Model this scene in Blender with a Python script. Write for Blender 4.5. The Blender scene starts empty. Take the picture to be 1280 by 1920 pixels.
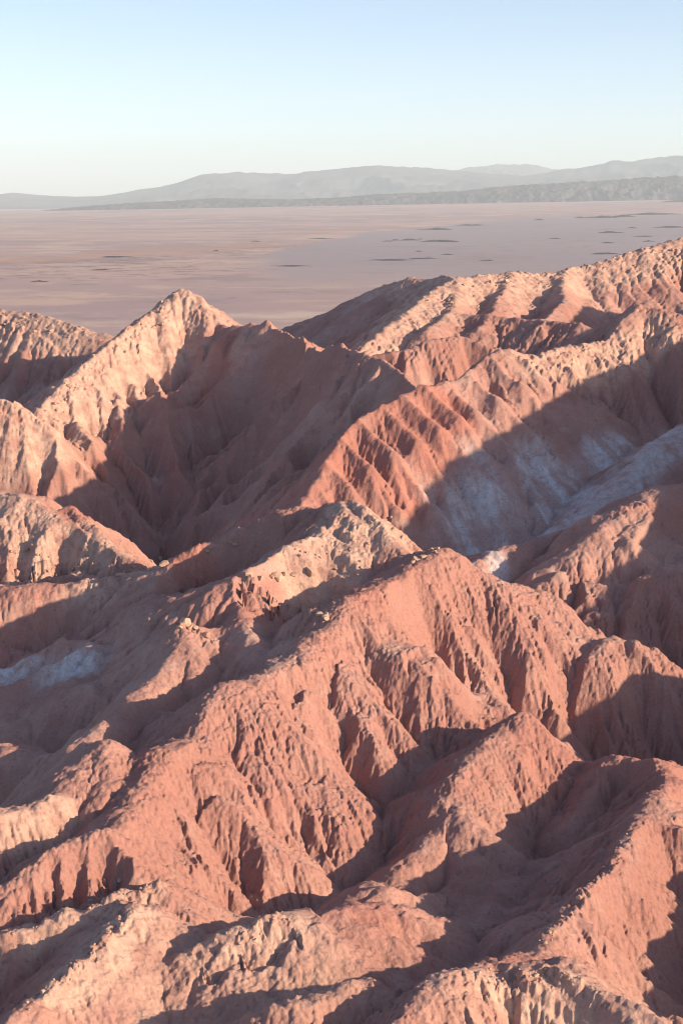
import bpy, math, random
import numpy as np
scn = bpy.context.scene
col = scn.collection

# ------------------------------------------------------------------ camera, sky, sun, exposure
F_PX, CX, CY, HOR = 2933.0, 640.0, 960.0, 380.0          # photograph pixels (1280 x 1920)
PITCH = math.atan((CY - HOR) / F_PX)
cam_d = bpy.data.cameras.new('camera'); cam = bpy.data.objects.new('camera', cam_d); col.objects.link(cam)
cam_d.sensor_fit = 'VERTICAL'; cam_d.sensor_height = 36.0; cam_d.lens = 36.0 * F_PX / 1920.0
cam_d.clip_start = 1.0; cam_d.clip_end = 400000.0
cam.location = (0, 0, 0); cam.rotation_euler = (math.pi / 2 - PITCH, 0, 0)
scn.camera = cam

SUN_AZ, SUN_EL = math.radians(111), math.radians(17.5)     # azimuth clockwise from the view direction (+Y)
world = bpy.data.worlds.new('World'); scn.world = world; world.use_nodes = True
wn = world.node_tree.nodes; wl = world.node_tree.links
sky = wn.new('ShaderNodeTexSky'); sky.sky_type = 'NISHITA'; sky.sun_disc = False
sky.sun_elevation = SUN_EL; sky.sun_rotation = SUN_AZ
sky.altitude = 2400; sky.air_density = 0.8; sky.dust_density = 4.5; sky.ozone_density = 0.35
bg = wn['Background']; bg.inputs['Strength'].default_value = 0.115
wl.new(sky.outputs[0], bg.inputs['Color'])
sun_d = bpy.data.lights.new('sun', 'SUN'); sun = bpy.data.objects.new('sun', sun_d); col.objects.link(sun)
sun_d.energy = 5.0; sun_d.angle = math.radians(0.6); sun_d.color = (1.0, 0.76, 0.50)
from mathutils import Vector
sdir = Vector((math.sin(SUN_AZ) * math.cos(SUN_EL), math.cos(SUN_AZ) * math.cos(SUN_EL), math.sin(SUN_EL)))
sun.rotation_euler = sdir.to_track_quat('Z', 'Y').to_euler()
vs = scn.view_settings
vs.view_transform = 'Standard'; vs.look = 'None'; vs.gamma = 1.0; vs.use_curve_mapping = False; vs.exposure = 0.90
scn.cycles.max_bounces = 5; scn.cycles.volume_bounces = 2; scn.cycles.use_denoising = True; scn.cycles.filter_width = 1.1

PLAIN_Z = -220.0

# ------------------------------------------------------------------ helpers
def ray(px, py):
    """direction of a photograph pixel, scaled to one metre of forward ground distance"""
    a = (px - CX) / F_PX; b = (CY - py) / F_PX
    fy = math.cos(PITCH) + b * math.sin(PITCH)
    fz = -math.sin(PITCH) + b * math.cos(PITCH)
    return a / fy, fz / fy
def P(px, py, Y):
    u, t = ray(px, py); return (u * Y, Y, t * Y)

def hash2(ix, iy, seed):
    h = (ix.astype(np.int64) * 374761393 + iy.astype(np.int64) * 668265263 + seed * 2246822519) & 0xffffffff
    h = ((h ^ (h >> 13)) * 1274126177) & 0xffffffff
    h = h ^ (h >> 16)
    return (h & 0xffff).astype(np.float32) / 65535.0
def vnoise(x, y, seed=0):
    ix = np.floor(x); iy = np.floor(y); fx = (x - ix).astype(np.float32); fy = (y - iy).astype(np.float32)
    ix = ix.astype(np.int64); iy = iy.astype(np.int64)
    fx = fx * fx * fx * (fx * (fx * 6 - 15) + 10); fy = fy * fy * fy * (fy * (fy * 6 - 15) + 10)
    a = hash2(ix, iy, seed); b = hash2(ix + 1, iy, seed); c = hash2(ix, iy + 1, seed); d = hash2(ix + 1, iy + 1, seed)
    return (a + (b - a) * fx) * (1 - fy) + (c + (d - c) * fx) * fy
def fbm(x, y, oct=4, seed=0, gain=0.5):
    s = 0; a = 1; t = 0
    for o in range(oct):
        s = s + a * (vnoise(x, y, seed + o * 17) * 2 - 1); t += a; a *= gain
        x, y = 1.6 * x + 1.2 * y + 3.1, -1.2 * x + 1.6 * y + 7.7
    return s / t
def smooth(a, b, x):
    t = np.clip((x - a) / (b - a), 0, 1); return t * t * (3 - 2 * t)
def worley(x, y, seed=0):
    ix = np.floor(x).astype(np.int64); iy = np.floor(y).astype(np.int64)
    f1 = np.full(x.shape, 9, np.float32); f2 = f1.copy(); idv = np.zeros(x.shape, np.float32)
    for i in (-1, 0, 1):
        for j in (-1, 0, 1):
            cx = ix + i; cy = iy + j
            dx = (cx + 0.1 + 0.8 * hash2(cx, cy, seed) - x).astype(np.float32)
            dy = (cy + 0.1 + 0.8 * hash2(cx, cy, seed + 5) - y).astype(np.float32)
            d = dx * dx + dy * dy
            m = d < f1
            f2 = np.where(m, f1, np.minimum(f2, d)); idv = np.where(m, hash2(cx, cy, seed + 9), idv); f1 = np.where(m, d, f1)
    return np.sqrt(f1), np.sqrt(f2), idv
def erosion(x, y, dx, dy, seed):
    """waves whose crests run down the slope (dx,dy = unit vector across it); value and slope of the waves"""
    ix = np.floor(x); iy = np.floor(y); fx = (x - ix).astype(np.float32); fy = (y - iy).astype(np.float32)
    ix = ix.astype(np.int64); iy = iy.astype(np.int64)
    va = np.zeros_like(fx); vd = np.zeros_like(fx); wt = np.zeros_like(fx); TAU = np.float32(2 * math.pi)
    for i in (-1, 0, 1):
        for j in (-1, 0, 1):
            hx = hash2(ix + i, iy + j, seed) * 0.8 + 0.1; hy = hash2(ix + i, iy + j, seed + 3) * 0.8 + 0.1
            px = fx - i - hx; py = fy - j - hy
            w = np.exp(-(px * px + py * py) * 2.2)
            m = (px * dx + py * dy) * TAU
            va += np.cos(m) * w; vd -= np.sin(m) * w; wt += w
    va /= wt; vd /= wt
    return va, vd

# ------------------------------------------------------------------ materials
def new_mat(name):
    m = bpy.data.materials.new(name); m.use_nodes = True
    return m, m.node_tree.nodes, m.node_tree.links, m.node_tree.nodes['Principled BSDF']
def mixc(nt, fac, a, b, blend='MIX'):
    n = nt.nodes.new('ShaderNodeMix'); n.data_type = 'RGBA'; n.blend_type = blend
    for s, v in ((n.inputs[0], fac), (n.inputs[6], a), (n.inputs[7], b)):
        if hasattr(v, 'is_linked'): nt.links.new(v, s)
        else: s.default_value = v if not isinstance(v, tuple) else (*v, 1.0)
    return n.outputs[2]
def noise(nt, vec, scale, detail=4, rough=0.55):
    n = nt.nodes.new('ShaderNodeTexNoise'); n.inputs['Scale'].default_value = scale
    n.inputs['Detail'].default_value = detail; n.inputs['Roughness'].default_value = rough
    nt.links.new(vec, n.inputs['Vector']); return n.outputs[0]
def ramp(nt, fac, lo, hi, a=0.0, b=1.0):
    n = nt.nodes.new('ShaderNodeMapRange'); n.interpolation_type = 'SMOOTHSTEP'
    for i, v in enumerate((lo, hi, a, b)): n.inputs[i + 1].default_value = v
    nt.links.new(fac, n.inputs[0]); return n.outputs[0]
def math_(nt, op, a, b=0.0):
    n = nt.nodes.new('ShaderNodeMath'); n.operation = op
    for s, v in ((n.inputs[0], a), (n.inputs[1], b)):
        if hasattr(v, 'is_linked'): nt.links.new(v, s)
        else: s.default_value = v
    return n.outputs[0]
def mapping(nt, vec, scale=(1, 1, 1), rot=(0, 0, 0)):
    n = nt.nodes.new('ShaderNodeMapping'); n.inputs['Scale'].default_value = scale; n.inputs['Rotation'].default_value = rot
    nt.links.new(vec, n.inputs['Vector']); return n.outputs[0]

def badland_material():
    m, N, L, bs = new_mat('badland_earth'); nt = m.node_tree
    pos = N.new('ShaderNodeNewGeometry').outputs['Position']
    at = N.new('ShaderNodeAttribute'); at.attribute_name = 'cover'
    sep = N.new('ShaderNodeSeparateColor'); L.new(at.outputs['Color'], sep.inputs[0])
    salt, pale, red = sep.outputs[0], sep.outputs[1], sep.outputs[2]
    big = noise(nt, pos, 0.045, 5); mid = noise(nt, pos, 0.35, 6, 0.6); fine = noise(nt, pos, 2.6, 6, 0.65)
    c = mixc(nt, ramp(nt, big, 0.35, 0.68), (0.37, 0.202, 0.178), (0.45, 0.275, 0.242))
    # tilted beds
    bed = mapping(nt, pos, (0.10, 0.05, 0.30), (0.5, 0.75, 0.3))
    bn = noise(nt, bed, 1.0, 4, 0.6)
    c = mixc(nt, ramp(nt, bn, 0.50, 0.66, 0, 0.45), c, (0.355, 0.170, 0.145))
    c = mixc(nt, ramp(nt, bn, 0.44, 0.34, 0, 0.40), c, (0.45, 0.33, 0.30))
    c = mixc(nt, math_(nt, 'MULTIPLY', red, 0.8), c, (0.40, 0.175, 0.145))
    c = mixc(nt, math_(nt, 'MULTIPLY', at.outputs['Alpha'], ramp(nt, mid, 0.35, 0.6, 0.25, 0.75)), c, (0.32, 0.162, 0.142))
    pf = math_(nt, 'MULTIPLY', pale, ramp(nt, mid, 0.32, 0.62, 0.30, 0.90))
    c = mixc(nt, pf, c, (0.53, 0.36, 0.298))
    sf = math_(nt, 'MULTIPLY', salt, ramp(nt, noise(nt, pos, 0.7, 6, 0.7), 0.36, 0.60, 0.55, 1.0))
    c = mixc(nt, sf, c, (0.58, 0.57, 0.61))
    c = mixc(nt, 1.0, c, mixc(nt, mid, (0.80, 0.78, 0.77), (1.18, 1.19, 1.20)), 'MULTIPLY')
    c = mixc(nt, 1.0, c, mixc(nt, fine, (0.70, 0.68, 0.67), (1.28, 1.28, 1.28)), 'MULTIPLY')
    c = mixc(nt, ramp(nt, noise(nt, pos, 1.7, 3, 0.5), 0.62, 0.70, 0, 0.45), c, (0.20, 0.10, 0.085))
    L.new(c, bs.inputs['Base Color']); bs.inputs['Roughness'].default_value = 0.95
    bs.inputs['Specular IOR Level'].default_value = 0.1
    b1 = N.new('ShaderNodeBump'); b1.inputs['Distance'].default_value = 0.26; b1.inputs['Strength'].default_value = 0.9
    L.new(noise(nt, pos, 2.2, 9, 0.70), b1.inputs['Height']); L.new(b1.outputs[0], bs.inputs['Normal'])
    return m
M_EARTH = badland_material()

# ------------------------------------------------------------------ the badlands: ridge lines read off the photograph
# each ridge: (hill, slope of its left side, slope of its right side, [(pixel x, pixel y, forward metres), ...])
RIDGES = []
def R(hill, pts, sl=0.8, sr=0.8):
    RIDGES.append((hill, sl, sr, [P(*p) for p in pts]))
def RW(hill, pts, sl=0.8, sr=0.8):
    RIDGES.append((hill, sl, sr, pts))
# foreground
R('near_spur', [(252,1690,126),(190,1770,119),(100,1850,113),(20,1910,108),(-80,1990,103)], .7, .55)
R('ledge', [(290,1650,131),(150,1705,127),(0,1745,124),(-100,1770,123)], .8, .6)
R('knoll', [(340,1790,121),(430,1740,123),(540,1705,125),(590,1728,126),(640,1700,129),(665,1690,130),(690,1725,130)], .8, .5)
R('bowl', [(720,1668,139),(770,1735,136),(840,1740,138),(900,1700,142),(980,1715,142),(1020,1700,141)], .6, .6)
R('bowl', [(840,1740,138),(868,1690,144),(880,1650,148)], .7, .7)
R('bowl', [(900,1700,142),(935,1660,146.5),(1000,1645,149)], .7, .7)
R('mound', [(520,1900,109),(600,1870,111),(690,1846,113),(760,1885,111)], .7, .7)
R('right_ridge', [(1060,1490,173),(1100,1450,173),(1150,1420,171),(1230,1425,167),(1255,1455,162),(1200,1530,150),(1160,1590,142),(1130,1640,136),(1050,1715,126),(1000,1785,119),(920,1800,116),(850,1825,112),(780,1890,107),(720,1960,103)], .85, .8)
R('right_ridge', [(1255,1455,162),(1350,1500,162)])
R('right_ridge', [(1200,1530,150),(1130,1560,151),(1070,1600,150),(1010,1650,148)], .8, .8)
R('right_ridge', [(1150,1420,171),(1110,1480,166),(1070,1540,160)], .8, .8)
R('right_ledge', [(920,1800,116),(1020,1808,114.5),(1100,1838,112.5),(1200,1890,109.5),(1320,1940,107)], .7, .55)
# centre
R('mesa', [(405,1022,235),(480,995,233),(560,985,231),(620,973,231)], .9, .6)
R('mesa', [(345,1032,238),(400,1002,239),(450,975,240),(520,958,241),(580,949,241),(640,942,238),(690,948,231),(760,1040,220)], .9, .55)
R('mesa', [(660,945,235),(600,1000,225),(530,1040,217),(470,1072,211)], .8, .45)
R('pinnacle_spur', [(470,1085,209),(450,1150,203),(395,1185,199),(350,1168,198),(335,1220,192),(290,1275,185),(230,1330,177),(180,1372,171),(130,1400,167)], .9, .95)
R('pinnacle_spur', [(450,1150,203),(485,1210,193),(503,1243,188)], .9, .9)
R('pinnacle_spur', [(350,1168,198),(362,1230,191),(366,1282,186)], .9, .7)
R('left_bowl', [(185,1325,201),(100,1350,196),(0,1385,190),(-80,1410,186)], .8, .8)
R('left_ridge', [(-80,1400,176),(0,1398,175),(70,1410,173),(125,1428,170)], .8, .8)
R('central', [(820,1030,218),(770,1060,212),(700,1100,203),(655,1125,198),(600,1190,189),(540,1235,182),(480,1275,176),(430,1290,172),(390,1335,167),(365,1378,163),(310,1398,158),(290,1452,153.5),(240,1500,147),(215,1545,142)], 1.1, .72)
R('central', [(820,1030,218),(900,1075,218),(1000,1110,220),(1060,1160,221),(1105,1195,221)], .8, .72)
R('central', [(655,1125,198),(720,1200,192),(760,1230,190),(830,1290,186),(920,1360,182)], .7, .7)
R('central', [(560,1290,178),(545,1380,170),(520,1435,164),(460,1520,156),(410,1590,150),(380,1640,147)], .85, .7)
R('central', [(520,1435,164),(600,1480,163),(650,1530,161)], .7, .7)
R('central', [(310,1400,158),(370,1430,158),(405,1480,155)], .8, .8)
R('central', [(430,1290,172),(480,1335,170),(470,1420,164)], .8, .8)
R('central', [(285,1465,152.5),(340,1525,150.5),(345,1600,146.5)], .8, .8)
R('central', [(600,1190,189),(640,1260,184),(670,1330,179)], .75, .75)
R('central', [(430,1290,172),(380,1340,172),(330,1385,171)], .8, .8)
R('central', [(655,1125,198),(610,1170,199),(585,1200,198)], .8, .8)
R('central', [(1000,1110,220),(990,1180,213),(1000,1250,206)], .75, .75)
R('central', [(900,1075,218),(870,1100,215),(850,1150,209),(830,1190,204)], .8, .8)
R('conical', [(975,1345,176),(900,1400,170),(850,1460,163),(830,1540,157),(780,1600,152),(720,1665,147)], .85, .8)
R('conical', [(975,1345,176),(1040,1400,177),(1105,1450,178)], .85, .8)
R('conical', [(850,1460,163),(862,1530,157),(870,1590,153)], .8, .8)
R('twin', [(1160,1185,212),(1100,1230,207),(1050,1310,199),(1010,1370,193)], .85, .8)
R('twin', [(1160,1185,212),(1210,1220,212),(1280,1260,212),(1350,1290,213)], .85, .8)
R('right_massif', [(1380,880,295),(1300,905,285),(1240,920,280),(1170,950,272),(1110,1000,264),(1070,1040,258),(1030,1090,252)], .9, .7)
R('right_massif', [(1240,920,280),(1180,1010,262),(1130,1080,252),(1110,1150,245)], .8, .8)
R('right_massif', [(1380,1010,266),(1280,1050,256),(1210,1080,250),(1150,1130,243),(1110,1170,238)], .8, .8)
R('saddle', [(880,1065,262),(920,1030,268),(1000,1015,275),(1080,990,282)], .8, .8)
R('salt_ridge', [(1400,740,350),(1300,790,340),(1230,830,330),(1170,890,318),(1120,950,308),(1085,990,302)], .7, .8)
# red fluted ridge and its continuation
R('red_ridge', [(560,945,300),(600,890,312),(640,820,325),(680,780,333),(790,725,345),(850,715,352),(930,660,368)], .9, 1.05)
R('red_ridge', [(930,660,368),(1000,665,372),(1060,650,380),(1130,640,388),(1200,568,405),(1280,590,400),(1400,600,400)], .9, .62)
for (a_, b_, c_), ln in (((585,912,308),9), ((612,870,315),15), ((640,822,324),19), ((672,788,331),24), ((715,762,337),25), ((755,742,341),25), ((795,725,345),22), ((830,718,350),21), ((875,700,356),20), ((915,670,364),20), ((960,665,369),18)):
    q_ = P(a_, b_, c_); bend = 0.25 * math.sin(a_)
    RW('red_ridge', [q_, (q_[0] + ln * .30, q_[1] - ln * .40, q_[2] - ln * .22), (q_[0] + ln * (.62 + bend * .3), q_[1] - ln * .78, q_[2] - ln * .60), (q_[0] + ln * (.8 + bend), q_[1] - ln * 1.15, q_[2] - ln * 1.02)], 1.05, 1.05)
# far side of the canyon
R('peak', [(340,548,470),(290,580,460),(200,650,438),(130,710,420),(80,760,408),(60,790,400),(0,860,385),(-80,930,372)], .8, .75)
R('peak', [(340,547,470),(372,558,467),(390,578,464),(420,615,456)], .8, .75)
R('peak', [(312,560,468),(340,547,470)], .8, .75)
R('canyon_wall', [(420,615,456),(500,608,440),(560,632,422),(600,655,405),(640,645,395),(690,668,383),(740,690,372),(770,720,352)], .8, 1.0)
for a_, b_, c_ in ((440,613,452),(472,610,446),(503,608,440),(532,620,431),(562,632,422),(592,650,410),(622,649,400),(652,650,393),(684,666,385),(716,680,377)):
    q_ = P(a_, b_, c_); ln = 34 + 12 * math.sin(a_ * 1.7); bd_ = 0.18 * math.sin(a_ * 2.3)
    RW('canyon_wall', [q_, (q_[0] - ln * .13, q_[1] - ln * .27, q_[2] - ln * .13), (q_[0] - ln * (.30 + bd_), q_[1] - ln * .58, q_[2] - ln * .40), (q_[0] - ln * (.42 + bd_), q_[1] - ln * .9, q_[2] - ln * .72)], 1.0, 1.0)
R('canyon_wall', [(500,608,440),(470,700,421),(430,800,401),(400,880,388)], .8, .8)
R('canyon_wall', [(560,632,422),(550,740,400),(520,830,386),(470,900,376)], .8, .8)
R('canyon_wall', [(640,645,395),(600,760,379),(550,850,368)], .8, .8)
R('peak', [(145,790,404),(180,840,391),(230,920,376),(260,980,366)], .8, .8)
R('peak', [(305,730,421),(325,800,406),(350,880,389),(350,950,380)], .8, .8)
R('peak', [(215,740,424),(240,820,402),(290,900,386)], .8, .8)
R('left_bluff', [(-60,740,386),(20,750,385),(75,788,382),(110,850,374)], .9, .9)
R('far_left', [(-100,570,532),(30,583,525),(80,590,520),(140,610,512),(210,628,505)], .6, .6)
R('mid_knoll', [(690,668,400),(760,655,402),(800,640,406),(860,630,412),(940,655,408)], .8, .8)
R('far_ridge', [(660,670,455),(700,635,475),(760,585,500),(820,540,530),(860,520,545),(960,512,560),(1040,510,570),(1130,490,580),(1200,465,590),(1280,445,600),(1400,420,610)], .6, .5)
R('far_ridge', [(880,588,505),(1000,600,490),(1090,607,478)], .6, .6)
R('far_ridge', [(960,512,560),(930,575,515),(900,612,488)], .8, .8)
R('far_ridge', [(1060,510,572),(1050,568,522),(1010,612,482)], .8, .8)
R('far_ridge', [(860,525,543),(850,580,508),(800,620,480)], .7, .7)
R('back_spur', [(540,612,690),(620,583,680),(700,543,660),(770,519,640),(800,524,632),(830,514,622),(860,521,610)], .5, .6)
# left middle
R('pale_bluff', [(-80,915,287),(40,925,280),(100,965,274),(160,1000,268),(250,1058,258)], .8, .6)
R('red_cone', [(100,965,276),(130,945,278),(180,990,270),(250,1058,258)], .9, .9)
R('left_bowl', [(330,1050,252),(290,1070,246),(200,1085,242),(100,1095,240),(0,1105,238),(-80,1110,236)], .8, .7)
R('left_ridge', [(300,1405,157.5),(245,1428,157),(192,1391,158),(130,1455,152),(92,1503,147.5),(40,1511,144.5),(-60,1515,142)], .9, .8)
R('left_ridge', [(192,1391,158),(200,1450,153),(180,1510,148)], .9, .9)
R('rilled_hill', [(-60,1710,128),(0,1665,131),(100,1585,136),(180,1548,138),(230,1600,136),(310,1648,135),(380,1690,136),(440,1720,136)], .85, .8)
# outside the frame to the right: the ridges that shade the valleys
RW('east_ridge', [(100,215,-45),(112,245,-36),(125,285,-19),(137,325,-14),(155,395,-11),(170,440,-5),(190,500,2)], .7, .7)
RW('east_spur', [(46,90,-60),(52,115,-58),(66,155,-56),(82,190,-50)], .7, .7)

HILLS = []
for r_ in RIDGES:
    if r_[0] not in HILLS: HILLS.append(r_[0])

# ------------------------------------------------------------------ the height field
def cols(q):
    fine = np.arange(-0.243, 0.2431, 0.00074 / q)
    left = np.linspace(-0.46, -0.243, 70, endpoint=False); right = np.linspace(0.243, 0.62, 150)[1:]
    return np.concatenate([left, fine, right])
def rows(q):
    a = np.exp(np.arange(math.log(84), math.log(690), 0.00165 / q))
    b = np.exp(np.linspace(math.log(a[-1]), math.log(1500), 60))[1:]
    return np.concatenate([a, b])
U = cols(1.0); Y = rows(1.0)
UU, YY = np.meshgrid(U, Y); XX = UU * YY
nr, nc = UU.shape

ROUND = {'central': 5.0, 'conical': 3.5, 'twin': 3.5, 'left_ridge': 4.0, 'pinnacle_spur': 3.0, 'bowl': 4.0, 'mound': 4.0, 'right_massif': 4.5, 'left_bowl': 4.0, 'rilled_hill': 3.0, 'right_ridge': 3.0, 'saddle': 3.0, 'salt_ridge': 3.0, 'knoll': 2.5, 'mid_knoll': 2.0, 'left_bluff': 2.0, 'pale_bluff': 3.0}
def base_heights(x, y):
    """highest of all the ridge flanks, softly joined; also which hill owns each point and how far its crest is"""
    x = x.astype(np.float32); y = y.astype(np.float32)
    sc = np.clip(y / 180.0, 0.6, 3.0)
    wx = fbm(x / 26, y / 26, 3, 11) * 2.6 + fbm(x / 7, y / 7, 2, 21) * 0.9
    wy = fbm(x / 26, y / 26, 3, 31) * 2.6 + fbm(x / 7, y / 7, 2, 41) * 0.9
    # the warp fades at the crests themselves so that they stay where they are
    k = (0.40 * sc).astype(np.float32); c0 = (0.45 * sc).astype(np.float32)
    floor = -96 - smooth(560, 1300, y) * 128
    floor = np.maximum(floor, -224).astype(np.float32)
    acc = np.exp(np.zeros_like(x)); top = floor.copy(); own = np.zeros(x.shape, np.int16); cd = np.full(x.shape, 99, np.float32)
    for hill, sl, sr, pts in RIDGES:
        best = np.full(x.shape, -1e4, np.float32); bd = np.zeros_like(x); c = c0 * ROUND.get(hill, 1.0)
        for (x0, y0, z0), (x1, y1, z1) in zip(pts[:-1], pts[1:]):
            ex, ey = x1 - x0, y1 - y0; l2 = ex * ex + ey * ey
            d0 = np.hypot(x - (x0 + x1) / 2, y - (y0 + y1) / 2)
            f = np.clip(d0 / 30.0, 0.25, 1.0)
            qx = x + wx * f; qy = y + wy * f
            t = np.clip(((qx - x0) * ex + (qy - y0) * ey) / l2, 0, 1)
            dx = qx - (x0 + ex * t); dy = qy - (y0 + ey * t)
            d = np.sqrt(dx * dx + dy * dy)
            side = (ex * dy - ey * dx) / (math.sqrt(l2) * (d + 0.5))      # +1 left of the line, -1 right
            s = sr + (sl - sr) * (0.5 + 0.5 * np.clip(side * 1.4, -1, 1))
            h = z0 + (z1 - z0) * t - s * (np.sqrt(d * d + c * c) - c)
            m = h > best
            best = np.where(m, h, best); bd = np.where(m, d, bd)
        m = best > top
        own = np.where(m, HILLS.index(hill) + 1, own); cd = np.where(m, bd, cd)
        hi = np.maximum(best, top)
        top = hi + k * np.log(np.exp((best - hi) / k) + np.exp((top - hi) / k))
    return top, own, cd

# evaluated on every second grid line and interpolated
ri = np.unique(np.append(np.arange(0, nr, 2), nr - 1)); ci = np.unique(np.append(np.arange(0, nc, 2), nc - 1))
hb, own_s, cd_s = base_heights(XX[np.ix_(ri, ci)], YY[np.ix_(ri, ci)])
def up(a):
    t = np.empty((len(ri), nc), np.float32)
    for k_ in range(len(ri)): t[k_] = np.interp(np.arange(nc), ci, a[k_])
    j = np.clip(np.searchsorted(ri, np.arange(nr), 'right') - 1, 0, len(ri) - 2)
    w = ((np.arange(nr) - ri[j]) / (ri[j + 1] - ri[j])).astype(np.float32)[:, None]
    return t[j] * (1 - w) + t[j + 1] * w
H = up(hb); CD = up(cd_s)
OWN = own_s[np.ix_(np.searchsorted(ri, np.arange(nr)).clip(0, len(ri) - 1), np.searchsorted(ci, np.arange(nc)).clip(0, len(ci) - 1))]

def grad(h):
    hu = np.gradient(h, U, axis=1); hy = np.gradient(h, Y, axis=0)
    gx = hu / YY; gy = hy - UU * gx
    return gx.astype(np.float32), gy.astype(np.float32)
def blur(a, n):
    for _ in range(n):
        a = np.pad(a, 1, 'edge')
        a = (a[:-2, 1:-1] + a[2:, 1:-1] + a[1:-1, :-2] + a[1:-1, 2:] + 2 * a[1:-1, 1:-1]) / 6
    return a
X32 = XX.astype(np.float32); Y32 = YY.astype(np.float32)
def near(lines, reach, soft=0.6):
    m = np.zeros(X32.shape, np.float32)
    wob = 1 + 0.5 * fbm(X32 / (reach * .8), Y32 / (reach * .8), 3, 900)
    for pts in lines:
        pts = [P(*p) for p in pts]
        x0 = min(p[0] for p in pts) - 2 * reach; x1 = max(p[0] for p in pts) + 2 * reach
        i0, i1 = np.searchsorted(Y, [min(p[1] for p in pts) - 2 * reach, max(p[1] for p in pts) + 2 * reach])
        xs, ys = X32[i0:i1], Y32[i0:i1]; d = np.full(xs.shape, 1e3, np.float32)
        for a, b in zip(pts[:-1], pts[1:]):
            ex, ey = b[0] - a[0], b[1] - a[1]
            t = np.clip(((xs - a[0]) * ex + (ys - a[1]) * ey) / (ex * ex + ey * ey + 1e-6), 0, 1)
            d = np.minimum(d, np.hypot(xs - a[0] - ex * t, ys - a[1] - ey * t))
        m[i0:i1] = np.maximum(m[i0:i1], smooth(reach, reach * (1 - soft), d * wob[i0:i1]))
    return m
def hit(px, py):
    """the ground that a pixel shows"""
    u, t = ray(px, py); j = min(max(np.searchsorted(U, u), 0), nc - 1)
    i = int(np.argmax(H[:, j] > t * Y)); return u * Y[i], float(Y[i])
# gullies cut along lines seen in the photograph: (depth, half width, pixels)
GULLIES = [
 (2.6, 3.0, [(788,1115),(800,1160),(840,1215),(890,1290),(925,1340)]), (1.5, 2.2, [(700,1235),(740,1310),(790,1385)]),
 (2.2, 2.6, [(400,1440),(425,1540),(450,1640),(465,1705)]), 
 (5.5, 8.0, [(395,690),(375,790),(400,870),(430,925)]), (5.0, 7.0, [(515,720),(502,820),(540,855)]), (4.0, 7.0, [(220,820),(290,900),(340,990)]), (3.5, 6.0, [(450,760),(445,850),(435,910)]), (3.5, 6.0, [(590,720),(560,800)]), (3.5, 6.0, [(120,850),(170,930),(230,1010)]),
 (3.0, 4.0, [(1190,1020),(1150,1080),(1105,1160)]), (2.5, 3.5, [(1250,1110),(1200,1150),(1150,1190)]), (2.5, 4.0, [(1280,960),(1240,1010),(1235,1050)]),
 (2.5, 4.0, [(130,1120),(200,1190),(215,1260)]), (2.0, 3.0, [(60,1130),(110,1210)]),
 
 (1.2, 1.6, [(990,1420),(1030,1480)]), (1.2, 1.6, [(1160,1250),(1200,1330)]), (1.2, 1.6, [(1100,1300),(1120,1380)]),
 (1.0, 1.3, [(110,1610),(90,1690)]), (1.0, 1.3, [(190,1590),(210,1660)]), (0.8, 1.2, [(150,1600),(160,1680)])]
cut = np.zeros_like(H)
for dep, hw, pts in GULLIES:
    g3 = [hit(*p) for p in pts]
    i0, i1 = np.searchsorted(Y, [min(p[1] for p in g3) - 2 * hw, max(p[1] for p in g3) + 2 * hw])
    xs, ys = X32[i0:i1], Y32[i0:i1]
    qx = xs + fbm(xs / (hw * 1.2), ys / (hw * 1.2), 3, 610) * hw * 0.7; qy = ys + fbm(xs / (hw * 1.2), ys / (hw * 1.2), 3, 611) * hw * 0.7
    n_ = len(g3) - 1
    for q, (a, b) in enumerate(zip(g3[:-1], g3[1:])):
        ex, ey = b[0] - a[0], b[1] - a[1]; l2 = ex * ex + ey * ey + 1e-6
        if l2 > 60 ** 2: continue                     # a line broken by something in front
        t = np.clip(((qx - a[0]) * ex + (qy - a[1]) * ey) / l2, 0, 1)
        d = np.hypot(qx - a[0] - ex * t, qy - a[1] - ey * t)
        along = (q + t) / n_
        cut[i0:i1] = np.maximum(cut[i0:i1], dep * 0.8 * smooth(0, .35, along) * (1 - .35 * along) * smooth(hw * 1.15, 0, d) ** 0.8)
cut = blur(cut, 3); H = H - cut
# broken ledges: the ground on the near side of the line drops away
CLIFFS = [(2.3, 8, [(450,1082),(500,1088),(560,1082),(620,1086),(655,1108)]), (4.5, 12, [(345,1056),(385,1046),(420,1034),(470,1018)]), (2.6, 7, [(-10,1050),(60,1045),(120,1030),(190,1045)]), (0.7, 3, [(380,1800),(450,1775),(545,1730)])]
for drop, run, pts in CLIFFS:
    g3 = [hit(*p) for p in pts]
    for (a, b) in zip(g3[:-1], g3[1:]):
        ex, ey = b[0] - a[0], b[1] - a[1]; l2 = math.hypot(ex, ey)
        if l2 > 30 or l2 < .3: continue
        i0, i1 = np.searchsorted(Y, [min(a[1], b[1]) - run - 3, max(a[1], b[1]) + run + 3]); xs, ys = X32[i0:i1], Y32[i0:i1]
        t = ((xs - a[0]) * ex + (ys - a[1]) * ey) / (l2 * l2)
        sd = -(ex * (ys - a[1]) - ey * (xs - a[0])) / l2 * (1 if ex > 0 else -1) + fbm(xs / 2.2, ys / 2.2, 4, 615, .6) * 1.6
        H[i0:i1] -= drop * smooth(0, .9, sd) * smooth(run, run * .35, sd) * ((t >= 0) & (t < 1))
canyon = near([[(150,850,390),(330,850,395),(480,800,398),(600,720,390)]], 60, .5)
damp = 1 - 0.65 * near([[(260,1720,123),(300,1800,119),(400,1870,115)], [(420,1790,120),(560,1790,120),(650,1800,120)], [(650,990,226),(620,1040,218)], [(-40,960,275),(60,980,272),(140,1030,266)]], 10)
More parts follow.
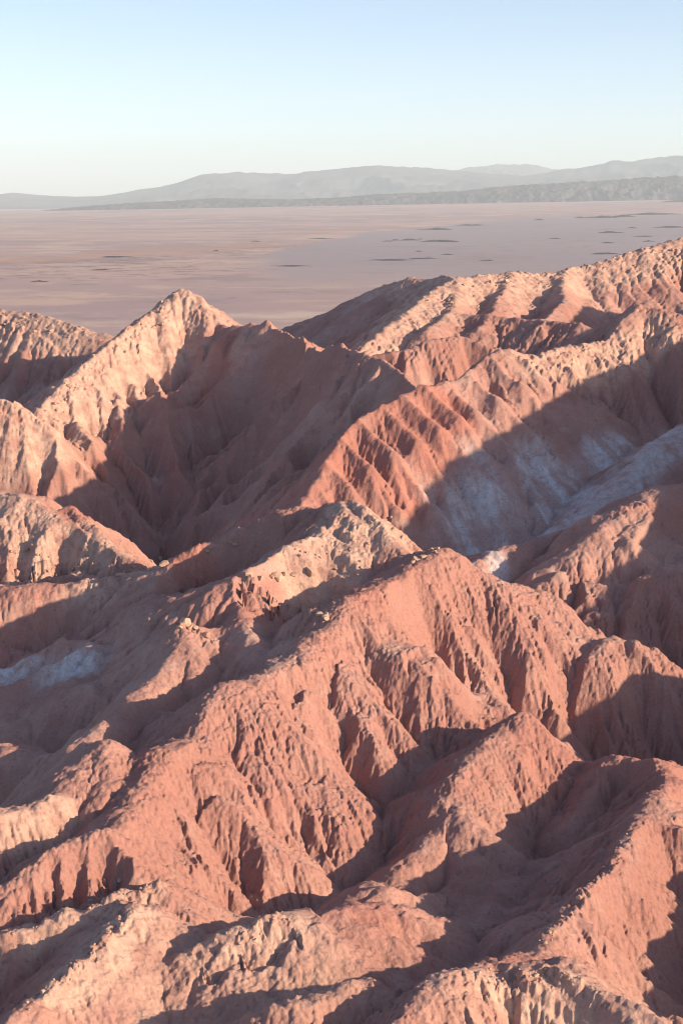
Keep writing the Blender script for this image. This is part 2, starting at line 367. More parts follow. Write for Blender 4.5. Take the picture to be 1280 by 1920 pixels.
damp = damp * (1 - 0.6 * near([[(900,870,328),(960,940,316)], [(960,820,336),(1080,890,322)], [(1100,770,346),(1230,770,346)], [(1300,790,340),(1120,950,308)]], 24, 0.5))
GX, GY = grad(blur(H + 0.45 * cut, 14))
rough_zone = smooth(-0.15, 0.35, fbm(X32 / 34, Y32 / 34, 3, 77))
rough_zone = np.maximum(rough_zone, near([[(660,1180,192),(720,1300,182),(600,1400,170),(560,1550,160)], [(950,1160,214),(900,1250,206)], [(1180,1620,140),(1200,1750,131)], [(1000,1400,172),(950,1480,166)], [(1200,1280,206),(1120,1330,200)], [(120,1640,132),(220,1640,133)], [(450,1600,150),(330,1560,148)], [(1150,1100,248),(1240,1150,242)]], 14))
fade_y = smooth(900, 600, Y32)
crest = smooth(0.8, 6.0, CD / np.clip(Y32 / 180, .6, 3))
def flow_erosion(h, x, y, strength, passes=10, wall=1.25):
    """rain cuts channels along its way down (stream power), their walls slump back to a fixed steepness"""
    n, m = h.shape; N_ = n * m; h = h.astype(np.float64); idx = np.arange(N_).reshape(n, m)
    area = np.abs(np.gradient(x, axis=1) * np.gradient(y, axis=0))
    dirs = [(0, 1), (0, -1), (1, 0), (-1, 0), (1, 1), (1, -1), (-1, 1), (-1, -1)]
    def sl(a, dv, n_): return slice(max(0, dv), n_ + min(0, dv)), slice(max(0, -dv), n_ + min(0, -dv))
    D = {}
    for d in dirs:
        (ra, rb), (ca_, cb) = sl(0, d[0], n), sl(0, d[1], m)
        D[d] = (ra, rb, ca_, cb, np.hypot(x[ra, ca_] - x[rb, cb], y[ra, ca_] - y[rb, cb]))
    rr = np.random.RandomState(3)
    for p in range(passes):
        best = np.zeros((n, m)); rec = idx.copy(); dist = np.ones((n, m))
        for d, (ra, rb, ca_, cb, ds) in D.items():      # (rb, cb) looks at its neighbour (ra, ca)
            g = (h[rb, cb] - h[ra, ca_]) / ds * (1 + 0.25 * rr.rand(*ds.shape))
            mm = g > best[rb, cb]
            best[rb, cb] = np.where(mm, g, best[rb, cb]); rec[rb, cb] = np.where(mm, idx[ra, ca_], rec[rb, cb]); dist[rb, cb] = np.where(mm, ds, dist[rb, cb])
        order = np.argsort(-h.ravel()).tolist(); R_ = rec.ravel().tolist(); A_ = area.ravel().tolist()
        for q in order:
            r = R_[q]
            if r != q: A_[r] += A_[q]
        Aa = np.minimum(np.array(A_).reshape(n, m), 900.0)
        F = (strength / passes * np.sqrt(Aa) / dist * (Aa > 1.2)).ravel().tolist(); hl = h.ravel().tolist()
        for q in reversed(order):
            r = R_[q]
            if r != q:
                f = F[q]; hl[q] = (hl[q] + f * hl[r]) / (1 + f)
        h = np.array(hl).reshape(n, m)
        for _ in range(6):
            for d, (ra, rb, ca_, cb, ds) in D.items():
                h[rb, cb] = np.minimum(h[rb, cb], h[ra, ca_] + wall * ds)
    return h
for o, la in enumerate(((27.0, 0.08), (13.0, 0.085), (6.2, 0.07), None, (2.8, 0.05), (1.35, 0.075), (0.62, 0.08))):
    if la is None:
        H = H + (fbm(X32 / 9, Y32 / 9, 3, 460) * 1.5 * crest * damp + fbm(X32 / 3.2, Y32 / 3.2, 4, 470) * 0.55 + fbm(X32 / 0.9, Y32 / 0.9, 2, 480) * 0.12) * fade_y
        sub = H[np.ix_(ri, ci)]; xs_, ys_ = XX[np.ix_(ri, ci)], YY[np.ix_(ri, ci)]
        K_ = 0.28 * (0.5 + 0.9 * smooth(-0.4, 0.5, fbm(X32 / 45, Y32 / 45, 2, 990)))[np.ix_(ri, ci)] * (0.55 + 0.9 * rough_zone + 0.5 * canyon)[np.ix_(ri, ci)] * (damp ** 1.5)[np.ix_(ri, ci)] * smooth(760, 560, ys_) * (1 - 0.6 * near([[(720,1180,193),(780,1260,187)], [(860,1130,211),(960,1170,213)], [(450,1320,170),(520,1440,164)], [(330,1430,157),(330,1540,150)], [(975,1360,175),(880,1440,166)], [(1170,1210,210),(1230,1260,211)]], 13))[np.ix_(ri, ci)]
        H = H + up((flow_erosion(sub, xs_, ys_, K_) - sub).astype(np.float32))
        GX, GY = grad(blur(H, 2)); continue
    lam, amp = la
    g = np.sqrt(GX * GX + GY * GY) + 1e-5
    ok = smooth(0.12, 0.55, g)
    dx, dy = -GY / g, GX / g
    va, vd = erosion(X32 / lam + o * 37.3, Y32 / lam + o * 11.9, dx, dy, 100 + o)
    mod = 0.55 + 0.9 * smooth(-0.3, 0.5, fbm(X32 / (lam * 5), Y32 / (lam * 5), 2, 300 + o))
    A = lam * amp * ok * crest * fade_y * mod
    if lam > 20: A = A * smooth(240, 330, Y32)
    if 5 < lam < 20: A = A * (1 + 0.9 * canyon)
    A = A * damp * (1 - 0.55 * smooth(440, 500, Y32))
    if lam < 3.5: A = A * (0.30 + 1.15 * rough_zone)
    H = H + A * (2.0 * np.sqrt(np.clip((va + 0.75) / 1.75, 0, 1)) - 1.2)
    s = A * vd * (2 * math.pi / lam)
    GX = GX + s * dx * 0.8; GY = GY + s * dy * 0.8
# where bare rock, pale crust, red earth and salt lie (lines on the ground and reach in metres)
rock = np.maximum.reduce([
    near([[(340,548,470),(200,650,438),(80,760,408)], [(-100,570,532),(140,610,512)], [(860,520,545),(1040,510,570),(1280,445,600)], [(620,583,680),(700,543,660),(770,519,640),(830,514,622)]], 9),
    near([[(1000,680,370),(1130,660,385),(1210,600,398),(1280,640,392)], [(-60,755,385),(75,795,381)]], 9),
    near([[(-80,1020,268),(40,1030,266),(140,1040,264)], [(330,1050,251),(290,1072,245),(200,1088,241)]], 5),
    near([[(345,1045,236),(440,1000,238)], [(620,1085,211),(540,1080,210),(460,1085,208)]], 2.6),
    near([[(350,1172,197),(395,1200,196)], [(820,1030,217),(770,1060,211)], [(1190,945,273),(1150,965,270)]], 2.2),
    near([[(252,1690,126),(190,1770,119),(100,1850,113),(20,1910,108)], [(1200,1530,150),(1130,1640,136),(1050,1715,126),(1000,1785,119)]], 1.3),
    near([[(270,1660,130),(150,1710,126),(0,1750,123)], [(380,1775,121),(540,1712,124)], [(860,1830,112),(1020,1812,113.5),(1100,1845,111.5)]], 1.5)])
rock = rock * smooth(-0.45, 0.05, fbm(X32 / 6, Y32 / 6, 3, 640))
rs = np.clip(Y32 / 200, 0.6, 1.3)
H = H + rock * (0.35 - np.abs(fbm(X32 / 1.3, Y32 / 1.3, 4, 650, 0.6))) * 0.6
for lam, amp, sd in ((2.0, 0.38, 1), (0.8, 0.2, 2)):
    f1, f2, idv = worley(X32 / lam + 0.35 * H / lam, Y32 / lam, 700 + sd)
    blk = (idv - 0.35) * smooth(0.02, 0.22, f2 - f1) - 0.25 * smooth(0.16, 0.0, f2 - f1)
    H = H + rock * amp * blk * (rs if lam > 2 else 1)
# clods and small unevenness
H = H + fbm(X32 / 5.5, Y32 / 5.5, 4, 500) * 0.5 + fbm(X32 / 1.2, Y32 / 1.2, 4, 520, 0.65) * 0.22
f1, f2, idv = worley(X32 / 0.55, Y32 / 0.55, 740)
H = H + rough_zone * smooth(0.1, 0.5, np.hypot(GX, GY)) * smooth(420, 250, Y32) * (0.5 - f1) * 0.30
H = H.astype(np.float32)

pale = np.maximum.reduce([
    near([[(340,570,462),(200,680,430),(100,780,400)], [(-100,590,525),(140,620,508)], [(-60,770,382),(60,810,378)]], 15),
    near([[(700,635,475),(820,545,528),(960,525,553),(1280,470,592)], [(700,540,670),(830,515,612)]], 20),
    0.8 * near([[(-60,1530,141),(60,1530,143),(95,1520,146)]], 4),
    near([[(1000,690,366),(1130,670,380),(1230,630,392)]], 9),
    near([[(-80,960,278),(40,980,273),(100,1030,266),(180,1045,262)], [(330,1052,250),(220,1085,241)]], 9),
    near([[(660,960,233),(640,1010,225),(590,1050,217)], [(700,990,227),(600,1070,214)]], 7),
    near([[(252,1700,125),(190,1780,118),(110,1850,112)], [(270,1655,130),(0,1750,123)], [(370,1780,121),(540,1712,124)], [(900,1820,113),(1090,1850,111)]], 3.2)])
pale = np.maximum(pale, 0.55 * near([[(260,1720,123),(300,1800,119),(400,1870,115),(550,1890,113)], [(420,1790,120),(560,1790,120)], [(950,1860,111),(1150,1900,109)]], 8))
red = np.maximum.reduce([
    near([[(640,830,324),(690,880,316),(740,900,314)], [(730,770,336),(800,830,326)], [(800,740,343),(850,790,337)]], 9),
    near([[(130,945,278),(180,990,270)]], 5), near([[(360,1050,236),(400,1060,232)]], 5),
    near([[(430,650,446),(400,720,432),(350,780,420)]], 4),
    0.6 * smooth(0.15, 0.5, fbm(X32 / 28, Y32 / 28, 4, 810)) * smooth(520, 380, Y32) * smooth(0.4, 0.95, damp)])
salt = np.maximum.reduce([
    near([[(930,930,320),(970,960,313),(1010,995,306)], [(1010,860,329),(1070,900,321),(1080,945,312)], [(1160,800,342),(1215,815,338)], [(880,990,311),(910,1018,305)]], 12, 0.8),
    near([[(-40,1280,212),(60,1290,210),(150,1320,205)], [(-40,1230,216),(30,1240,215)]], 6, 0.8)])
xr = X32 + 0.45 * Y32; str_ = fbm(xr / 2.0 + fbm(X32 / 14, Y32 / 14, 3, 822) * 1.6, Y32 / 17, 5, 820, 0.65)
salt = salt * (0.30 + 0.70 * smooth(-0.25, 0.25, 0.6 * str_ + 0.75 * fbm(X32 / 6, Y32 / 6, 5, 828, 0.6)))
salt = np.maximum(salt, near([[(1400,740,350),(1300,795,338),(1230,835,328),(1170,895,317),(1100,980,302)], [(885,1062,262),(910,1040,265)]], 7, 0.5) * smooth(-0.6, 0.1, fbm(X32 / 3, Y32 / 3, 3, 830)) * 0.7)
rough_col = rough_zone * smooth(0.25, 0.8, np.hypot(*grad(blur(H, 6))))
# beds: thin tilted layers stand out on the stony ground
bed = (0.85 * H + 0.5 * X32 + 0.12 * Y32) + fbm(X32 / 20, Y32 / 20, 3, 840) * 2.0
for wl_, am in ((3.4, 0.30), (1.5, 0.16)):
    ph = bed / wl_; tri = 1 - 2 * np.abs(ph - np.floor(ph) - 0.5) * 2
    H = H + am * tri * np.clip(pale * 1.0 + 0.25 * smooth(320, 400, Y32), 0, 1) * smooth(-0.3, 0.3, fbm(X32 / 12, Y32 / 12, 2, 845 + int(wl_)))
H = H.astype(np.float32)
cover = np.stack([salt, pale, red, rough_col], -1).astype(np.float32)

# normals of the whole field, so that hills cut from it meet without a seam
GX, GY = grad(H)
NRM = np.stack([-GX, -GY, np.ones_like(GX)], -1); NRM /= np.linalg.norm(NRM, axis=-1, keepdims=True)

def build_hill(name, mask, label):
    """mask marks the grid cells (quads) that belong to this hill"""
    qi, qj = np.nonzero(mask)
    if len(qi) == 0: return None
    a = qi * nc + qj
    quads = np.stack([a, a + 1, a + nc + 1, a + nc], 1)
    uniq, inv = np.unique(quads, return_inverse=True)
    co = np.stack([X32.ravel()[uniq], Y32.ravel()[uniq], H.ravel()[uniq]], 1).astype(np.float32)
    me = bpy.data.meshes.new(name); nq = len(quads)
    me.vertices.add(len(uniq)); me.vertices.foreach_set('co', co.ravel())
    me.loops.add(nq * 4); me.loops.foreach_set('vertex_index', inv.ravel().astype(np.int32))
    me.polygons.add(nq); me.polygons.foreach_set('loop_start', np.arange(0, nq * 4, 4, dtype=np.int32))
    me.polygons.foreach_set('use_smooth', np.ones(nq, bool))
    me.update()
    ca = me.attributes.new('cover', 'FLOAT_COLOR', 'POINT'); ca.data.foreach_set('color', cover.reshape(-1, 4)[uniq].ravel())
    me.normals_split_custom_set_from_vertices(NRM.reshape(-1, 3)[uniq])
    me.materials.append(M_EARTH)
    ob = bpy.data.objects.new(name, me); col.objects.link(ob)
    ob['kind'] = 'structure'; ob['label'] = label
    return ob
HILL_LABEL = {
 'near_spur': 'sunlit pale spur with stony crest and wide smooth flank, below the rilled hill',
 'ledge': 'flat pale stony ledge running behind the sunlit pale spur',
 'knoll': 'lumpy pale knoll with spiky end beside the sunlit pale spur',
 'bowl': 'low curved rib of earth in the shaded bowl under the cone-shaped hill',
 'mound': 'small rounded earth mound between the lumpy knoll and the pale rocky ledge',
 'right_ridge': 'long ridge with humped top and ragged crest facing the cone-shaped hill',
 'right_ledge': 'pale rocky ledge at the foot of the ragged long ridge',
 'mesa': 'broad mesa with dark flat top, beige stony slope and broken cliff',
 'pinnacle_spur': 'spur capped by a cluster of pale rocks below the mesa',
 'central': 'large central hill with rilled, cloddy flank below the mesa',
 'conical': 'cone-shaped reddish hill with smooth left side and half-shaded rilled flank',
 'twin': 'pointed rilled hill standing behind the cone-shaped hill',
 'right_massif': 'dim red massif of rounded spurs with one small sunlit block',
 'saddle': 'dark low saddle with a white side below the salt valley',
 'salt_ridge': 'smooth whitish salt-covered ridge bounding the salt valley',
 'red_ridge': 'red fluted ridge above the shaded valley streaked with salt',
 'peak': 'pointed pale peak with long stony crest overlooking the canyon',
 'canyon_wall': 'shaded furrowed canyon wall between the peak and the red ridge',
 'left_bluff': 'small sunlit bluff at the foot of the long stony crest',
 'far_left': 'pale knobbly hills with dark hollow behind the pointed peak',
 'mid_knoll': 'small knoll with sunlit top between canyon wall and far ridge',
 'far_ridge': 'long pale far ridge with gullied basin before the plain',
 'back_spur': 'stony outlying spur beyond the long pale ridge, beside the plain',
 'pale_bluff': 'pale beige bluff with rough layered front beside the canyon',
 'red_cone': 'smooth red cone rising behind the pale beige bluff',
 'left_bowl': 'shaded bowl with a narrow sunlit rock strip on its rim',
 'left_ridge': 'small ridge with a pale tip beside the central hill',
 'rilled_hill': 'low hill with dark vertical rills behind the flat pale ledge',
 'east_ridge': 'tall ridge that shades the salt valley', 'east_spur': 'spur facing the flank of the ragged long ridge'}
HILL_NAME = {'mesa': 'mesa', 'canyon_wall': 'canyon_wall', 'bowl': 'earth_rib', 'mound': 'mound', 'knoll': 'knoll', 'mid_knoll': 'knoll', 'peak': 'peak',
 'left_bowl': 'bowl', 'ledge': 'ledge', 'right_ledge': 'ledge', 'saddle': 'saddle', 'pale_bluff': 'bluff', 'left_bluff': 'bluff', 'conical': 'hill', 'twin': 'hill',
 'central': 'hill', 'rilled_hill': 'hill', 'red_cone': 'hill', 'far_left': 'hill', 'right_massif': 'hill'}
cell = OWN[:-1, :-1].copy()
cell[cell == 0] = 1 + HILLS.index('far_ridge')
for k_, h_ in enumerate(HILLS):
    build_hill(HILL_NAME.get(h_, 'ridge'), cell == k_ + 1, HILL_LABEL[h_])

# ------------------------------------------------------------------ the salt plain
def plain_z(x, y):
    u = x / y
    return PLAIN_Z + smooth(7000, 27000, y) * np.clip(170 + 466 * u, 30, 330)
pu = np.concatenate([np.linspace(-2.2, -0.26, 30, endpoint=False), np.linspace(-0.26, 0.26, 420), np.linspace(0.26, 2.2, 31)[1:]])
py_ = np.concatenate([[300, 700], np.exp(np.linspace(math.log(1200), math.log(60000), 420)), [75000, 95000]])
PU, PY = np.meshgrid(pu, py_); PX = PU * PY; PZ = plain_z(PX, PY)
def grid_mesh(name, X_, Y_, Z_, mat):
    r_, c_ = X_.shape
    me = bpy.data.meshes.new(name)
    a = (np.arange(r_ - 1)[:, None] * c_ + np.arange(c_ - 1)[None]).ravel(); q = np.stack([a, a + 1, a + c_ + 1, a + c_], 1)
    me.vertices.add(r_ * c_); me.vertices.foreach_set('co', np.stack([X_, Y_, Z_], -1).astype(np.float32).ravel())
    me.loops.add(len(q) * 4); me.loops.foreach_set('vertex_index', q.astype(np.int32).ravel())
    me.polygons.add(len(q)); me.polygons.foreach_set('loop_start', np.arange(0, len(q) * 4, 4, dtype=np.int32))
    me.polygons.foreach_set('use_smooth', np.ones(len(q), bool)); me.update()
    me.materials.append(mat); ob = bpy.data.objects.new(name, me); col.objects.link(ob); return ob
def ground_at(px, py):
    """where a pixel's ray meets the plain"""
    u, t = ray(px, py); y = PLAIN_Z / min(t, -0.0008)
    for _ in range(40): y = 0.5 * y + 0.5 * plain_z(u * y, y) / min(t, -0.0008)
    return u * y, y
def plain_material():
    m, N, L, bs = new_mat('plain_earth'); nt = m.node_tree
    pos = N.new('ShaderNodeNewGeometry').outputs['Position']
    at = N.new('ShaderNodeAttribute'); at.attribute_name = 'cover'
    sep = N.new('ShaderNodeSeparateColor'); L.new(at.outputs['Color'], sep.inputs[0])
    big = noise(nt, mapping(nt, pos, (0.6, 1, 1)), 0.00035, 5, 0.6); mid = noise(nt, pos, 0.0022, 6, 0.65); fine = noise(nt, pos, 0.012, 5, 0.7)
    c = mixc(nt, ramp(nt, big, 0.38, 0.62), (0.34, 0.265, 0.28), (0.44, 0.325, 0.315))
    c = mixc(nt, ramp(nt, mid, 0.50, 0.62, 0, 0.8), c, (0.50, 0.375, 0.325))
    c = mixc(nt, ramp(nt, mid, 0.45, 0.34, 0, 0.6), c, (0.25, 0.205, 0.22))
    c = mixc(nt, math_(nt, 'MULTIPLY', sep.outputs[2], ramp(nt, fine, 0.48, 0.60, 0, 0.55)), c, (0.13, 0.11, 0.12))
    c = mixc(nt, math_(nt, 'MULTIPLY', sep.outputs[1], 0.5), c, (0.45, 0.28, 0.21))
    c = mixc(nt, math_(nt, 'MULTIPLY', sep.outputs[0], ramp(nt, mid, 0.40, 0.60, 0.1, 0.8)), c, (0.52, 0.43, 0.38))
    c = mixc(nt, math_(nt, 'MULTIPLY', at.outputs['Alpha'], ramp(nt, mid, 0.3, 0.6, 0.5, 0.9)), c, (0.30, 0.27, 0.305))
    c = mixc(nt, ramp(nt, fine, 0.6, 0.7, 0, 0.35), c, (0.15, 0.12, 0.12))
    L.new(c, bs.inputs['Base Color']); bs.inputs['Roughness'].default_value = 1.0; bs.inputs['Specular IOR Level'].default_value = 0.0
    return m
M_PLAIN = plain_material()
plain = grid_mesh('plain', PX, PY, PZ, M_PLAIN)
plain['kind'] = 'structure'; plain['label'] = 'flat pinkish salt plain stretching to the far blue mountains'
def pix_of(x, y, z):
    cp, sp = math.cos(PITCH), math.sin(PITCH)
    d = y * cp - z * sp; v = y * sp + z * cp
    return CX + F_PX * x / d, CY - F_PX * v / d
GXp, GYp = pix_of(PX, PY, PZ)
def patch(cx, cy, w, h, tilt=0.0, seed=0):
    """a patch of different ground, placed on the plain"""
    dx = (GXp - cx) / w; dy = (GYp - cy - tilt * (GXp - cx)) / h
    n = fbm(PX / (PY * 0.02), np.log(PY) * 30, 3, 960 + seed) * 0.6
    return smooth(1.0, 0.45, np.sqrt(dx * dx + dy * dy) + n)
cov = np.zeros(PX.shape + (4,), np.float32); cov[..., 3] = 1
cov[..., 0] = np.maximum.reduce([patch(420, 590, 620, 7), patch(120, 603, 200, 6), patch(850, 405, 55, 1.6), patch(95, 463, 26, 1.6), patch(520, 453, 22, 1.3), patch(60, 497, 120, 3), patch(640, 404, 200, 1.2, -0.02), patch(300, 415, 220, 1.3)])
cov[..., 1] = np.maximum.reduce([patch(330, 470, 330, 9, -0.06), patch(640, 432, 150, 4, -0.08), patch(30, 487, 140, 8)])
cov[..., 2] = np.maximum.reduce([patch(200, 500, 300, 30), patch(480, 470, 220, 18, -0.06), patch(1100, 450, 260, 50), patch(800, 480, 200, 25), patch(1150, 405, 200, 8)])
edge = np.interp(GXp, [300, 450, 520, 600, 700, 760, 1000, 1280], [520, 490, 468, 450, 432, 428, 408, 398]) + fbm(PX / 900, PY / 900, 4, 970) * 6
cov[..., 3] = smooth(-2, 5, GYp - edge) * smooth(420, 560, GXp) * smooth(560, 500, GYp)
ca = plain.data.attributes.new('cover', 'FLOAT_COLOR', 'POINT'); ca.data.foreach_set('color', cov.ravel())

# ------------------------------------------------------------------ far mountains
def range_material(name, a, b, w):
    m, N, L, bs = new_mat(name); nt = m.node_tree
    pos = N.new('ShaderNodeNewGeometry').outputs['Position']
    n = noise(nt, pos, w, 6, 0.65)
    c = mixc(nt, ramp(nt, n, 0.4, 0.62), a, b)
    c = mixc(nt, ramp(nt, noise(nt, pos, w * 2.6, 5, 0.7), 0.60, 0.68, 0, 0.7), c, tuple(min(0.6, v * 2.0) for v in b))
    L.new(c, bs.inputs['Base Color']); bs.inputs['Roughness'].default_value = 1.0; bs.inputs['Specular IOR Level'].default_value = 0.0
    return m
def mountain_range(name, sky_px, Yc, front, back, mat, label, rough=1.0, seed=0):
    xs = np.array([p[0] for p in sky_px], float); ys = np.array([p[1] for p in sky_px], float)
    n = 700; px = np.linspace(xs[0], xs[-1], n); py = np.interp(px, xs, ys)
    k = np.ones(9) / 9; py = np.convolve(np.pad(py, 4, 'edge'), k, 'valid')
    u = (px - CX) / F_PX; top = np.array([ray(a, b)[1] for a, b in zip(px, py)]) * Yc
    t = np.concatenate([np.linspace(-1, 0, 46), np.linspace(0, 1, 10)[1:]])
    T, UU_ = np.meshgrid(t, u, indexing='ij')
    Y_ = Yc + np.where(T < 0, T * front, T * back); X_ = UU_ * Yc * 1.02 + UU_ * (Y_ - Yc) * 0.6
    base = plain_z(X_, Y_) - 30
    f = np.clip(1 - np.abs(T), 0, 1) ** 1.25
    s_ = front / 6.0
    rid = 1 - np.abs(fbm(X_ / s_ , Y_ / (s_ * 1.5), 5, 50 + seed, 0.55)) * 1.6
    Z_ = base + (top[None] - base) * f
    Z_ = Z_ + (rid - 0.7) * (top[None] - base) * 0.45 * rough * np.clip(np.abs(T) * 2.2, 0, 1) * f ** 0.4
    Z_ = Z_ + fbm(X_ / (s_ * .25), Y_ / (s_ * .25), 3, 70 + seed) * (top[None] - base) * 0.05 * rough
    ob = grid_mesh(name, X_, Y_, Z_, mat); ob['kind'] = 'structure'; ob['label'] = label; return ob
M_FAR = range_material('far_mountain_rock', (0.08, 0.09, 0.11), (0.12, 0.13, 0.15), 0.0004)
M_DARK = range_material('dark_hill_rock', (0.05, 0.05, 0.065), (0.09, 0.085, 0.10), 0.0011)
mountain_range('mountains', [(-500,372),(-200,374),(0,369),(45,361),(100,366),(170,369),(210,367),(300,352),(340,345),(385,328),(400,325),(440,323),(520,327),(600,322),(660,314),(700,310),(760,312),(820,317),(870,322),(960,330),(1030,320),(1060,315),(1130,302),(1200,297),(1280,288),(1400,280),(1700,262)], 47000, 12000, 9000, M_FAR, 'pale blue mountain range closing the plain on the horizon')
mountain_range('mountains', [(760,345),(800,328),(850,317),(900,310),(950,308),(990,309),(1030,318),(1100,330),(1160,345)], 62000, 9000, 8000, M_FAR, 'faintest mountain shoulder standing behind the long blue range', seed=5)
mountain_range('hills', [(90,396),(130,391),(190,386),(250,381),(330,377),(420,371),(480,373),(560,373),(640,370),(700,364),(760,362),(860,358),(920,350),(1000,345),(1080,340),(1150,335),(1230,330),(1280,331),(1400,328),(1700,320)], 27500, 1500, 5000, M_DARK, 'low dark blue hills lying in front of the mountain range', 1.3, 9)

# low dark mounds on the plain
MOUNDS = [(725,453,15,3),(741,451,13,4),(766,451,26,5),(787,449,8,3),(826,454,56,6),(820,431,46,5),(733,489,64,4),(792,486,42,4),(785,472,12,3),(1010,413,16,4),(1087,409,16,4),(1130,409,50,6),(1172,407,30,6),(1230,403,62,6),(1275,398,50,6),(1145,437,36,5),(1185,428,16,3),(1208,444,30,3),(1260,427,40,5),(1140,456,20,3),(1215,453,16,3),(1135,477,44,5),(1040,448,20,3),(914,489,22,3),(840,478,20,3),(885,423,40,3),(215,483,46,4),(187,507,32,3),(72,529,30,4),(480,453,16,3),(405,471,10,3),(600,448,36,2),(545,500,60,3)]
for i, (mx, my, mw, mh) in enumerate(MOUNDS):
    gx, gy = ground_at(mx, my); w = mw / F_PX * gy * 0.72; h = mh / F_PX * gy * 0.55; dp = w * 0.6
    a_, r_ = np.meshgrid(np.linspace(0, 2 * math.pi, 41), np.linspace(0, 1, 12))
    ux, uy = np.cos(a_) * r_, np.sin(a_) * r_
    ed = 1 + 0.25 * np.sin(a_ * 3 + i) + 0.15 * np.sin(a_ * 5 + 2 * i)
    X_ = gx + ux * w * ed; Y_ = gy + dp + uy * dp * ed
    Z_ = plain_z(X_, Y_) - 1.5 + (h + 1.5) * (1 - r_ ** 1.6) * (1 + 0.55 * fbm(ux * 3 + i * 9, uy * 3, 3, 40))
    ob = grid_mesh('hillock', X_, Y_, Z_, M_DARK)
    ob['kind'] = 'structure'; ob['label'] = 'low dark hillock rising from the salt plain'; ob['group'] = 'dark hillocks on the plain'

# ------------------------------------------------------------------ loose rocks
import bmesh
rng = random.Random(7)
M_ROCK, N, L, bs = new_mat('rock'); nt = M_ROCK.node_tree
pos = N.new('ShaderNodeNewGeometry').outputs['Position']
oi = N.new('ShaderNodeObjectInfo')
c = mixc(nt, oi.outputs['Random'], (0.38, 0.24, 0.19), (0.50, 0.35, 0.28))
c = mixc(nt, 1.0, c, mixc(nt, noise(nt, pos, 4.0, 6, 0.7), (0.7, 0.68, 0.66), (1.25, 1.25, 1.25)), 'MULTIPLY')
L.new(c, bs.inputs['Base Color']); bs.inputs['Roughness'].default_value = 0.95; bs.inputs['Specular IOR Level'].default_value = 0.1
ROCKS = []
for k_ in range(10):
    bm = bmesh.new()
    for _ in range(26):
        v = Vector((rng.gauss(0, 1), rng.gauss(0, 1), rng.gauss(0, 1))).normalized()
        v = Vector((max(-.62, min(.62, v.x)), max(-.6, min(.6, v.y * .9)), max(-.5, min(.55, v.z * .8)))) * rng.uniform(.85, 1.0)
        bm.verts.new(v)
    bmesh.ops.convex_hull(bm, input=bm.verts)
    for v in [v for v in bm.verts if not v.link_faces]: bm.verts.remove(v)
    me = bpy.data.meshes.new('rock'); bm.to_mesh(me); bm.free(); me.materials.append(M_ROCK); ROCKS.append(me)
def hz(x, y):
    u = x / y; i = min(max(np.searchsorted(Y, y) - 1, 0), nr - 2); j = min(max(np.searchsorted(U, u) - 1, 0), nc - 2)
    a = (y - Y[i]) / (Y[i + 1] - Y[i]); b = (u - U[j]) / (U[j + 1] - U[j])
    return float((H[i, j] * (1 - b) + H[i, j + 1] * b) * (1 - a) + (H[i + 1, j] * (1 - b) + H[i + 1, j + 1] * b) * a)
def rocks(n, spots, spread, size, label, group, sink=0.25):
    """n rocks dropped round the ground that the listed pixels show"""
    for k_ in range(n):
        a, b = rng.choice(list(zip(spots[:-1], spots[1:]))) if len(spots) > 1 else (spots[0], spots[0])
        f = rng.random(); px = a[0] + (b[0] - a[0]) * f + rng.gauss(0, spread[0]); py = a[1] + (b[1] - a[1]) * f + rng.gauss(0, spread[1])
        x, y = hit(px, py); s_ = size[0] * (size[1] / size[0]) ** (rng.random() ** 2.2)
        o = bpy.data.objects.new('boulder', rng.choice(ROCKS)); col.objects.link(o)
        sx, sy, sz = (s_ * rng.uniform(.8, 1.3) for _ in range(3))
        o.scale = (sx, sy, sz * .85); o.location = (x, y, hz(x, y) + sz * (.4 - sink)); o.rotation_euler = (rng.uniform(-.4, .4), rng.uniform(-.4, .4), rng.uniform(0, 6.3))
        o['label'] = label; o['category'] = 'boulder'; o['group'] = group
rocks(8, [(338,1178),(352,1172),(372,1190),(392,1196)], (3, 3), (0.6, 1.3), 'pale blocky boulder capping the spur below the mesa', 'boulders capping the spur')
rocks(45, [(690,965),(640,1010),(560,1040),(640,1060),(720,1020)], (28, 14), (0.15, 0.42), 'small stone lying on the beige stony slope of the mesa', 'stones on the mesa slope')
rocks(12, [(465,1085),(520,1088),(570,1082),(610,1088)], (6, 6), (0.5, 1.2), 'angular block broken from the ledge under the mesa slope', 'blocks along the mesa ledge')
rocks(5, [(350,1045),(400,1030),(440,1018)], (6, 4), (0.3, 0.6), 'angular block on the broken cliff edge of the mesa', 'blocks on the mesa cliff')
rocks(3, [(605,1168),(600,1160)], (8, 5), (0.6, 1.1), 'boulder caught in the shaded gully between mesa and central hill', 'boulders in the gully')
rocks(8, [(760,1065),(800,1042),(824,1032)], (4, 3), (0.4, 1.0), 'rock of the small crag on the crest of the central hill', 'rocks of the crest crag')
rocks(16, [(210,1088),(260,1075),(318,1052)], (7, 5), (0.4, 1.1), 'pale rock of the sunlit strip on the shaded bowl rim', 'rocks of the sunlit strip')
rocks(20, [(10,1050),(80,1050),(160,1045)], (20, 22), (0.35, 1.0), 'pale rock on the layered front of the beige bluff', 'rocks on the beige bluff')
rocks(22, [(235,1710),(180,1790),(110,1850),(40,1900)], (10, 7), (0.12, 0.5), 'stone on the crest of the sunlit pale spur', 'stones on the pale spur')
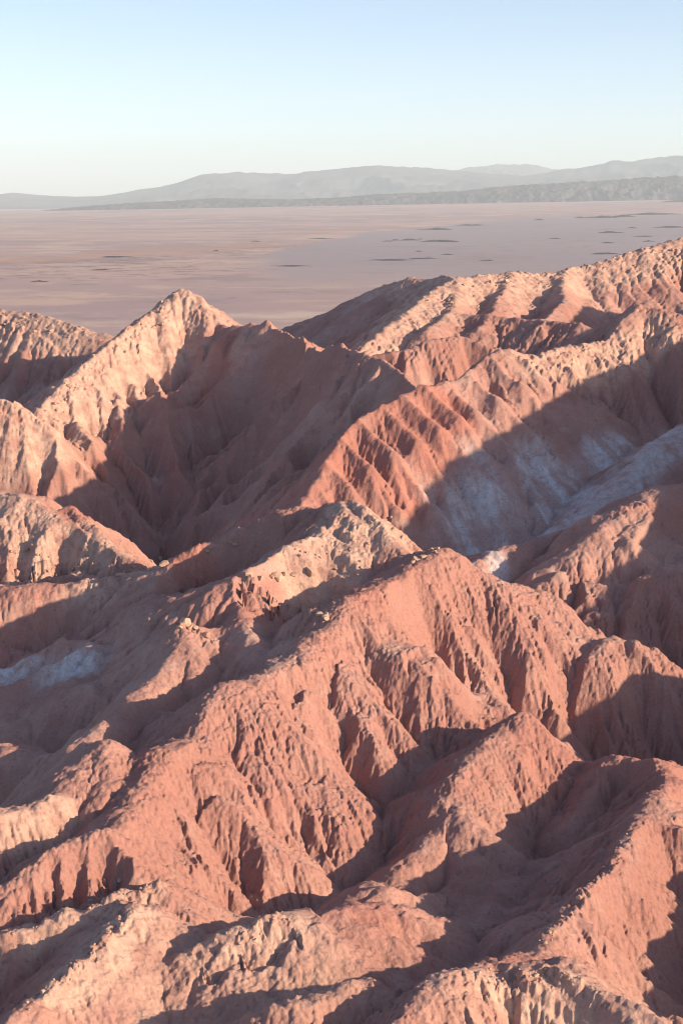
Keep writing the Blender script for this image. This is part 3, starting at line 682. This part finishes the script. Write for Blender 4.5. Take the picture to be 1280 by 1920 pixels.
rocks(18, [(250,1660),(140,1712),(20,1752)], (12, 6), (0.12, 0.45), 'stone strewn over the flat pale ledge behind the spur', 'stones on the pale ledge')
rocks(22, [(370,1785),(440,1755),(540,1715)], (16, 9), (0.12, 0.45), 'stone strewn over the lumpy pale knoll', 'stones on the pale knoll')
rocks(20, [(870,1835),(960,1822),(1040,1830),(1090,1850)], (12, 8), (0.12, 0.5), 'stone on the pale rocky ledge below the ragged ridge', 'stones on the rocky ledge')
rocks(16, [(1185,1545),(1140,1625),(1060,1712),(1010,1780)], (6, 6), (0.12, 0.5), 'stone along the ragged crest of the long ridge', 'stones on the ragged crest')
rocks(40, [(335,555),(280,600),(210,660),(130,730),(90,780)], (14, 16), (0.35, 1.0), 'stone on the long sunlit crest running down from the peak', 'stones below the peak')
rocks(14, [(10,600),(70,610),(130,620)], (16, 12), (0.4, 1.1), 'stone on the knobbly pale hills behind the peak', 'stones on the knobbly hills')
rocks(30, [(720,620),(820,560),(920,530),(1040,525),(1160,495),(1260,465)], (18, 10), (0.4, 1.2), 'stone on the sunlit face of the long pale far ridge', 'stones on the far ridge')

# ------------------------------------------------------------------ haze
bpy_v = [(x, y, z) for z in (-235, 1750) for y in (-3000, 76000) for x in (-70000, 70000)]
me = bpy.data.meshes.new('haze'); me.from_pydata(bpy_v, [], [(0, 2, 3, 1), (4, 5, 7, 6), (0, 1, 5, 4), (2, 6, 7, 3), (0, 4, 6, 2), (1, 3, 7, 5)])
hm = bpy.data.materials.new('haze'); hm.use_nodes = True; hn = hm.node_tree.nodes
hn.remove(hn['Principled BSDF']); pv = hn.new('ShaderNodeVolumePrincipled')
pv.inputs['Color'].default_value = (0.76, 0.90, 1.0, 1); pv.inputs['Density'].default_value = 2.2e-5; pv.inputs['Anisotropy'].default_value = 0.0
hm.node_tree.links.new(pv.outputs[0], hn['Material Output'].inputs['Volume'])
me.materials.append(hm); ob = bpy.data.objects.new('haze', me); col.objects.link(ob); ob['kind'] = 'stuff'
